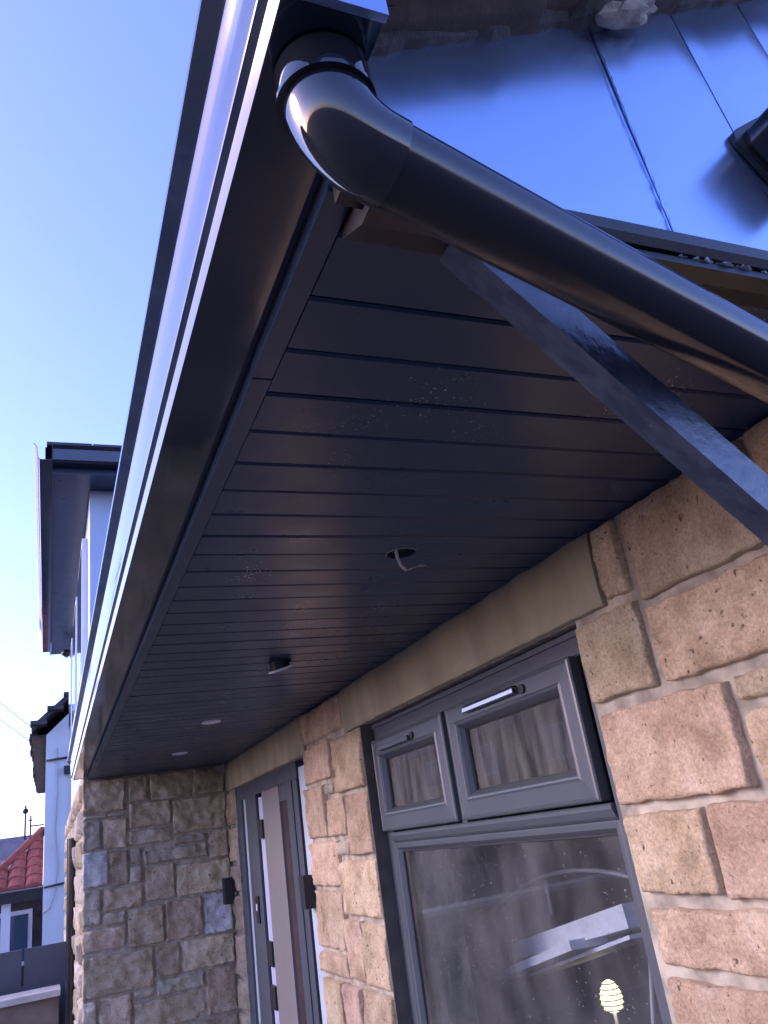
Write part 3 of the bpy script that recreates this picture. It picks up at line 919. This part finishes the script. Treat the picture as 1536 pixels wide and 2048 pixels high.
# (an added rack holds these stand-in boards up)
reflection_strip('reflection_board', 1040, 1886, 1285, 1800, -1.80, -1.46, .058, 'wide pale bar standing in for a reflection in the lower window pane')
reflection_strip('reflection_board', 985, 1955, 1175, 1874, -1.80, -1.50, .026, 'narrow pale bar just below the wide one, standing in for a reflection')
reflection_strip('reflection_board', 1085, 1943, 1300, 1862, -1.80, -1.48, .010, 'thin lowest pale bar standing in for a reflection in the window')
rack = thing('stand_in_rack', (2.0, -1.8, -H+.08), 'dark rack added under the reflection stand-ins behind the window', 'rack')
for X_, Y_ in ((1.72, -1.52), (2.20, -1.78)):
    boxpart('post', 'black', rack, X_-.012, X_+.012, Y_-.15, Y_-.12, -H+.0805, -.34)
boxpart('rail', 'black', rack, 1.72, 2.20, -1.92, -1.89, -.80, -.78)
bm = bmesh.new()
hp = [P3(px, py, -1.75) for px, py in ((975, 1835), (1010, 1800), (1045, 1772), (1075, 1756), (1110, 1746), (1150, 1740), (1195, 1741), (1230, 1746), (1262, 1754), (1280, 1800), (1300, 1900), (1310, 2100))]
hp.append(Vector((hp[-1].x, hp[-1].y, -H + .085)))
tube(bm, hp, .0075, 12)
hoop = thing('reflection_hoop', (hp[-1].x, hp[-1].y, -H+.08), 'thin pale hoop standing in for a curved reflection in the window glass', 'rail')  # hoop added in place of a curved reflection on the pane
part('hoop', bm, 'hoop', hoop, smooth=True)
bm = bmesh.new(); tube(bm, [P3(1090, 1760, -1.75), P3(1096, 1790, -1.75), P3(1104, 1830, -1.75)], .007, 12)
part('upright', bm, 'hoop', hoop, smooth=True)
# lamp
lc = P3(1222, 1992, -1.80)
lamp = thing('lamp', (lc.x, lc.y, -H+.08), 'small lit ribbed lamp glowing through the lower window pane', 'lamp')
bm = bmesh.new(); bmesh.ops.create_uvsphere(bm, u_segments=24, v_segments=16, radius=1)
for v in bm.verts:
    k_ = 1 - .18*v.co.z
    v.co = Vector((lc.x + v.co.x*.036*k_, lc.y + v.co.y*.036*k_, lc.z + v.co.z*.050))
part('bulb', bm, 'glow', lamp, smooth=True)
for i in range(6):
    zz = lc.z - .038 + i*.0155
    rr = .0395*math.sqrt(max(.05, 1 - ((zz-lc.z)/.056)**2))*(1 - .18*(zz-lc.z)/.05)
    bm = bmesh.new()
    pth = [(lc.x + rr*math.cos(2*math.pi*k_/28), lc.y + rr*math.sin(2*math.pi*k_/28), zz) for k_ in range(29)]
    tube(bm, pth, .0022, 8, cap=False)
    part('rib', bm, 'brass', lamp, smooth=True)
bm = bmesh.new(); tube(bm, [(lc.x, lc.y, lc.z-.046), (lc.x, lc.y, -H+.10)], .006, 12)
part('stem', bm, 'hoop', lamp, smooth=True)
bm = bmesh.new(); tube(bm, [(lc.x, lc.y, -H+.10), (lc.x, lc.y, -H+.0805)], .09, 28)
part('foot', bm, 'hoop', lamp, smooth=True, autosmooth=.6)

# ------------------------------------------------------------------ door
YD = -1.122
door = boxpart('door', 'dframe', house, 3.885, 5.298, YD-.05, YD-.001, .285, .3625, bevel=.003)
def dpart(name, m, x0, x1, y1, z0=-H+.02, z1=.284, th=.05, **k_):
    return boxpart(name, m, door, x0, x1, y1-th, y1, z0, z1, bevel=.002, **k_)
dpart('jamb', 'dframe', 5.175, 5.297, YD)
dpart('glass_strip', 'palestrip', 5.05, 5.174, YD-.014, th=.02, label='narrow pale side light')
dpart('mullion', 'dframe', 4.775, 5.049, YD+.002)
dpart('leaf_edge', 'lilac', 4.655, 4.755, YD-.010, th=.02, z1=.262, label='pale lilac edge of the open leaf')
dpart('leaf_gap', 'black', 4.756, 4.7745, YD-.016, th=.02)
dpart('leaf', 'greige', 4.265, 4.640, YD-.004, label='plain greige door leaf')
dpart('leaf_gap', 'black', 4.6405, 4.654, YD-.014, th=.02)
dpart('glass_strip', 'brown', 4.095, 4.264, YD-.012, th=.03, z1=.20, label='tall dark brown glass strip')
dpart('head_panel', 'dframe', 4.095, 4.264, YD-.006, th=.03, z0=.201)
dpart('jamb', 'dframe', 3.990, 4.094, YD+.001)
dpart('jamb', 'dframe', 3.905, 3.989, YD-.005)
dpart('frame_gap', 'black', 3.868, 3.904, YD-.02, th=.02)
boxpart('jamb_cover', 'palestrip', door, 3.692, 3.867, YD-.06, YD-.008, -H+.02, .330, bevel=.002, label='pale blue-grey strip beside the pier')
boxpart('lock_plate', 'black', door, 4.86, 4.93, YD+.0025, YD+.010, -.40, -.26, bevel=.002)
boxpart('lock_cylinder', 'white', door, 4.885, 4.905, YD+.0105, YD+.014, -.335, -.300, bevel=.002)
for z0, z1 in ((.04, .14), (-.60, -.48), (-.80, -.69)):
    boxpart('keep', 'black', door, 4.645, 4.75, YD-.0095, YD+.006, z0, z1, bevel=.004)

# ------------------------------------------------------------------ wall lights
def wall_light(x0, x1, y0, y1, z0, z1, lab):
    t = thing('wall_light', ((x0+x1)/2, y0, z0), lab, 'wall light', 'black wall lights beside the door')
    boxpart('body', 'black', t, x0, x1, y0+.012, y1, z0, z1, bevel=.002)
    boxpart('back_plate', 'black', t, x0+.01, x1-.01, y0, y0+.0118, z0+.015, z1-.015)
    boxpart('lens', 'white', t, x0+.02, x1-.02, y0+.03, y1-.015, z0-.0025, z0-.0002)
wall_light(5.365, 5.445, -1.085, -1.025, -.302, -.152, 'black box wall light in the corner beside the pale grey stone')
wall_light(3.765, 3.845, -1.129, -1.075, -.290, -.152, 'black box wall light between the door and the stone pier')

# ------------------------------------------------------------------ soffit lights
cab = thing('loose_cable', (HOLE[0], HOLE[1], ZS-.03), 'grey cable end hanging from a ragged hole in the soffit', 'cable', None)
bm = bmesh.new()
cp = [(HOLE[0]-.016, HOLE[1]+.020, ZS+.012), (HOLE[0]-.018, HOLE[1]+.020, ZS-.002), (HOLE[0]-.012, HOLE[1]+.016, ZS-.016), (HOLE[0]-.006, HOLE[1]+.008, ZS-.030), (HOLE[0]-.002, HOLE[1]-.004, ZS-.040)]
tube(bm, cp, .0036, 12); part('sheath', bm, 'cable', cab, smooth=True)
for k_ in range(3):
    bm = bmesh.new()
    b_ = Vector(cp[-1])
    tube(bm, [b_, b_ + Vector((.004*k_, -.012, .004)), b_ + Vector((.003*(k_-1), -.026-.006*k_, .008+.003*k_)), b_ + Vector((.006*(k_-1), -.034-.01*k_, .005+.004*k_))], .0007, 6)
    part('core', bm, 'cable', cab, smooth=True)
bm = bmesh.new()
pth = []
for q in range(27):
    a_ = 2*math.pi*q/26
    r_ = .0345*(1 + .10*noise.noise(Vector((math.cos(a_)*2, math.sin(a_)*2, 4))))
    pth.append((HOLE[0] + r_*math.cos(a_), HOLE[1] + r_*math.sin(a_), ZS - .0004 + .0012*noise.noise(Vector((q*1.3, 0, 0)))))
tube(bm, pth[4:18], [.0006 + .0012*abs(noise.noise(Vector((q*.9, 3, 0)))) for q in range(14)], 6)
part('torn_rim', bm, 'cable', cab)
def downlight(x, y, tilt, drop, lab):
    t = thing('downlight', (x, y, ZS), lab, 'downlight', 'round downlights in the soffit')
    bm = bmesh.new()
    tube(bm, [(x, y, ZS-.0006), (x, y, ZS-.005), (x, y, ZS-.0065), (x, y, ZS-.0065)], [.043, .0425, .040, .033], 36)
    r1 = part('bezel', bm, 'white', t, smooth=True, autosmooth=.5)
    bm = bmesh.new(); tube(bm, [(x, y, ZS-.0067), (x, y, ZS-.0085)], [.031, .028], 30)
    r2 = part('lens', bm, 'upvc', t, smooth=True, autosmooth=.5)
    if tilt:
        bm = bmesh.new(); tube(bm, [(x, y, ZS-.0005), (x, y, ZS+.028)], [.032, .030], 30)
        part('body', bm, 'black', t, smooth=True, autosmooth=.5)
        t.rotation_euler = (math.radians(tilt), math.radians(-9), 0)
        t.location.z -= drop
    return t
downlight(2.447, -.689, -16, .020, 'tilted white downlight hanging half out of the soffit')
downlight(3.566, -.665, 0, 0, 'flush round white downlight, nearer of the two fitted ones')
downlight(4.599, -.672, 0, 0, 'flush round white downlight nearest the end wall')
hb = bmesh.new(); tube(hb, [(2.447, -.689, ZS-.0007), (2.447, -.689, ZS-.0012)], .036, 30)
part('hole_shade_disc', hb, 'groove', soffit)  # flat black disc paints the dark inside of the hole

# ------------------------------------------------------------------ bay side fittings
bm = bmesh.new(); tube(bm, [(6.55, -.163, .25), (6.55, -.163, -.95)], .030, 18)
sp_ = part('side_downpipe', bm, 'pipe', smooth=True, autosmooth=.6)
sp_['label'] = 'thin black pipe running down the side of the stone bay'; sp_['category'] = 'pipe'
bm = bmesh.new()
v_ = [bm.verts.new(c) for c in ((6.1, -.200, -.95), (6.1, -.040, -.92), (6.1, -.085, -1.19), (6.1, -.200, -1.21))]
bm.faces.new(v_)
ex = bmesh.ops.extrude_face_region(bm, geom=list(bm.faces))
for v in ex['geom']:
    if isinstance(v, bmesh.types.BMVert): v.co.x += .004
sh = part('hopper_plate', bm, 'sheet')
sh['label'] = 'pale bent metal plate on the side of the stone bay'; sh['category'] = 'plate'

# ------------------------------------------------------------------ garden wall and fence beyond
gw = thing('garden_wall', (7.6, 3, -H), 'low stone garden wall with pale coping at the lower left edge', 'wall')
boxpart('wall', 'gwall', gw, 7.55, 7.80, -.105, 8, -H, -.845)
for k_ in range(13):
    boxpart('coping_stone', 'coping', gw, 7.50, 7.85, -.115 + k_*.62, -.115 + k_*.62 + .612, -.844, -.80, bevel=.006)
fe = thing('fence', (8.1, 3, -H), 'dark grey board fence standing behind the low garden wall', 'fence')
for k_ in range(24):
    yy = -.17 + k_*.35
    boxpart('fence_board', 'fence', fe, 8.05 + rnd.uniform(0, .004), 8.075, yy, yy + (.344 if k_ else .33), -H, -.51, bevel=.003)
for k_ in range(5): boxpart('post', 'fence', fe, 8.0765, 8.15, .02 + k_*1.8, .10 + k_*1.8, -H, -.53)

# ------------------------------------------------------------------ white neighbour house
nh = thing('white_house', (20, -3, -H), 'white rendered house with dark roof beyond the bay', 'house')
bm = bmesh.new()
prism(bm, [(.05, -H), (.05, 2.45), (-2.2, 4.6), (-4.6, 2.45), (-4.6, -H)], 'x', 16, 27)
part('wall', bm, 'whitewall', nh)
def slab(y0, z0, y1, z1, t, x0, x1, name, m):
    bm = bmesh.new(); prism(bm, [(y0, z0), (y1, z1), (y1, z1+t), (y0, z0+t)], 'x', x0, x1)
    return part(name, bm, m, nh)
nr = slab(.30, 2.50, -2.2, 4.72, .10, 15.72, 27.2, 'roof', 'slate')
slab(-4.9, 2.42, -2.2, 4.72, .10, 15.72, 27.2, 'roof', 'slate')
for k_ in range(9):
    t0 = k_/9
    y = .30 - 2.5*t0; z = 2.61 + 2.22*t0
    bm = bmesh.new(); box(bm, 15.66, 16.02, y-.26, y+.02, z-.005, z+.05+rnd.uniform(0, .02))
    part('verge_tile', bm, 'slate', nr)
for k_ in range(26):
    x0 = 16.05 + k_*.42
    boxpart('eave_tile', 'slate', nr, x0, x0+.40, .20, .345 + rnd.uniform(-.02, .02), 2.44 + rnd.uniform(-.02, .03), 2.51)
boxpart('soffit', 'slate', nh, 16, 27, .052, .30, 2.42, 2.46)
bm = bmesh.new(); tube(bm, [(15.95, -.40, 2.3), (15.95, -.40, -1.4)], .022, 10); part('wall_pipe', bm, 'cable', nh, smooth=True)
bm = bmesh.new()
tube(bm, [(15.97, -.14, 2.2), (15.97, -.16, 1.4), (15.97, -.13, .8), (15.97, -.18, .2), (15.97, -.15, -.2), (15.97, -.06, -.45), (15.97, .045, -.52)], .012, 8)
part('wall_cable', bm, 'cable', nh, smooth=True)
for zz in (2.02, -.09):
    bm = bmesh.new(); tube(bm, [(15.96, .04, zz-.03), (15.96, -.9, zz+.03)], .018, 8); part('wall_pipe', bm, 'black', nh, smooth=True)
boxpart('meter_box', 'black', nh, 15.88, 15.998, -.40, -.26, 1.72, 1.86)
bm = bmesh.new(); tube(bm, [(16.3, .06, .92), (16.3, .30, .92)], .012, 8)
tube(bm, [(16.3, .28, .70), (16.3, .28, 1.10)], .014, 8); tube(bm, [(16.3, .24, 1.02), (16.3, .32, 1.02)], .01, 8)
part('aerial', bm, 'black', nh)
# overhead cables to the white house
for k_, (ya, za, yb, zb2) in enumerate(((.26, 2.55, 3.0, 6.4), (.33, 2.35, 3.2, 6.1))):
    bm = bmesh.new()
    A = Vector((15.8, ya, za)); B = Vector((20, yb, zb2))
    tube(bm, [A + (B-A)*t/14 + Vector((0, 0, -.25*math.sin(math.pi*t/14))) for t in range(15)], .007, 6)
    w = part('overhead_cable', bm, 'farroof', smooth=True)
    w['label'] = ('upper' if k_ == 0 else 'lower') + ' of two thin overhead cables meeting the white house eave'; w['category'] = 'cable'; w['group'] = 'overhead cables'

# ------------------------------------------------------------------ red-roofed house left of it
rh = thing('red_roofed_house', (20, 2, -H), 'low house with red clay tile roof left of the white house', 'house')
XR = 18.0
bm = bmesh.new()
prism(bm, [(.07, -.12), (4.5, -.40), (4.5, -.25), (2.6, .0), (.07, 1.12)], 'x', XR, XR+.02)
# hipped roof: this slope ends along a hip that falls to the left
bm.free(); bm = bmesh.new()
v_ = [bm.verts.new(c) for c in ((XR-.25, .07, -.10), (XR-.25, 1.18, -.10), (XR+1.75, .07, .94), (XR+1.75, .07, .6))]
for f in ((0, 1, 2), (0, 2, 3), (1, 3, 2), (0, 3, 1)): bm.faces.new([v_[i] for i in f])
rroof = part('roof', bm, 'redtile', rh)
for r_ in range(6):
    t = r_/6.4
    ymax = 1.18 - 1.11*t
    for c_ in range(4):
        y0 = .075 + c_*.31
        if y0 > ymax - .12: continue
        x0 = XR - .25 + 2.0*t; z0 = -.10 + 1.04*t
        w_ = min(.30, ymax - y0)
        bm = bmesh.new()
        pts = [(0, 0), (1, 0), (1, .03), (.72, .075), (.32, .075), (0, .03)]
        A = [bm.verts.new((x0-.05, y0+p[0]*w_, z0+.012+p[1])) for p in pts]; B = [bm.verts.new((x0+.36, y0+p[0]*w_*.9, z0+.20+p[1])) for p in pts]
        for i in range(6): bm.faces.new((A[i], A[(i+1) % 6], B[(i+1) % 6], B[i]))
        bm.faces.new(A[::-1]); bm.faces.new(B)
        part('roof_tile', bm, 'redtile', rroof)
bm = bmesh.new(); tube(bm, [(XR-.20, 1.17, -.02), (XR+.75, .64, .47), (XR+1.73, .10, 1.0)], .085, 14)
hp_ = part('hip_tile', bm, 'redtile', rroof, smooth=True)
bm = bmesh.new(); tube(bm, [(XR-.24, 1.08, -.05), (XR+.70, .56, .43), (XR+1.66, .075, .90)], .03, 8)
part('hip_mortar', bm, 'coping', rroof, smooth=True)
boxpart('wall', 'slate', rh, XR+1.2, XR+2.5, .07, 6.0, -H, -.13)
boxpart('eave_beam', 'black', rh, XR-.15, XR-.03, .07, 6.0, -.32, -.13)
boxpart('porch_post', 'upvc', rh, XR, XR+.12, .62, .78, -H, -.33)
w = boxpart('window', 'upvc', rh, XR+1.14, XR+1.198, .25, 1.2, -1.5, -.5)
boxpart('pane', 'paneblue', w, XR+1.12, XR+1.139, .33, 1.12, -1.42, -.58)

# far grey roof and aerial
fh = thing('far_house', (48, 3, -H), 'far house with faded grey roof on the horizon at left', 'house')
bm = bmesh.new()
prism(bm, [(48, -.4), (51, 2.42), (54, -.4)], 'y', .4, 12); 
part('roof', bm, 'farroof', fh)
boxpart('wall', 'whitewall', fh, 48.4, 53.6, .6, 11.8, -H, -.35)
boxpart('skylight', 'white', fh, 49.0, 49.5, 1.55, 2.2, .95, 1.15)
bm = bmesh.new(); tube(bm, [(50.8, 1.15, 2.0), (50.8, 1.15, 4.0)], .05, 8); bmesh.ops.create_icosphere(bm, subdivisions=1, radius=.18, matrix=Matrix.Translation((50.8, 1.15, 3.7)))
part('aerial', bm, 'black', fh)

# ------------------------------------------------------------------ row of houses added out of view so the panes mirror something dark
tr_ = thing('added_terrace', (15, 15, -H), 'long row of houses added out of view so the window panes mirror something dark', 'added_terrace')
boxpart('wall', 'gwall', tr_, 11.3, 60, 14, 20, -H, 2.9)
bm = bmesh.new(); prism(bm, [(13.6, 2.85), (17, 4.4), (20.4, 2.85)], 'x', 11, 60.3)
part('roof', bm, 'slate', tr_)
for k_ in range(9):
    x0 = 13 + k_*5
    for z0, z1 in ((-1.0, .4), (1.3, 2.5)):
        w = boxpart('window', 'upvc', tr_, x0, x0+1.5, 13.93, 13.998, z0, z1)
        boxpart('pane', 'paneblue', w, x0+.1, x0+1.4, 13.90, 13.929, z0+.1, z1-.1)
    d = boxpart('door', 'frame', tr_, x0+2.4, x0+3.3, 13.93, 13.998, -H, .2)

pole = thing('utility_pole', (20.05, 3.1, -H), 'tall timber pole carrying the far ends of the two overhead cables', 'pole')
bm = bmesh.new(); tube(bm, [(20.05, 3.1, -H), (20.05, 3.1, 6.9)], [.15, .11], 16); part('shaft', bm, 'gwall', pole, smooth=True, autosmooth=.6)
boxpart('cross_arm', 'gwall', pole, 19.98, 20.04, 2.6, 3.6, 6.30, 6.40)
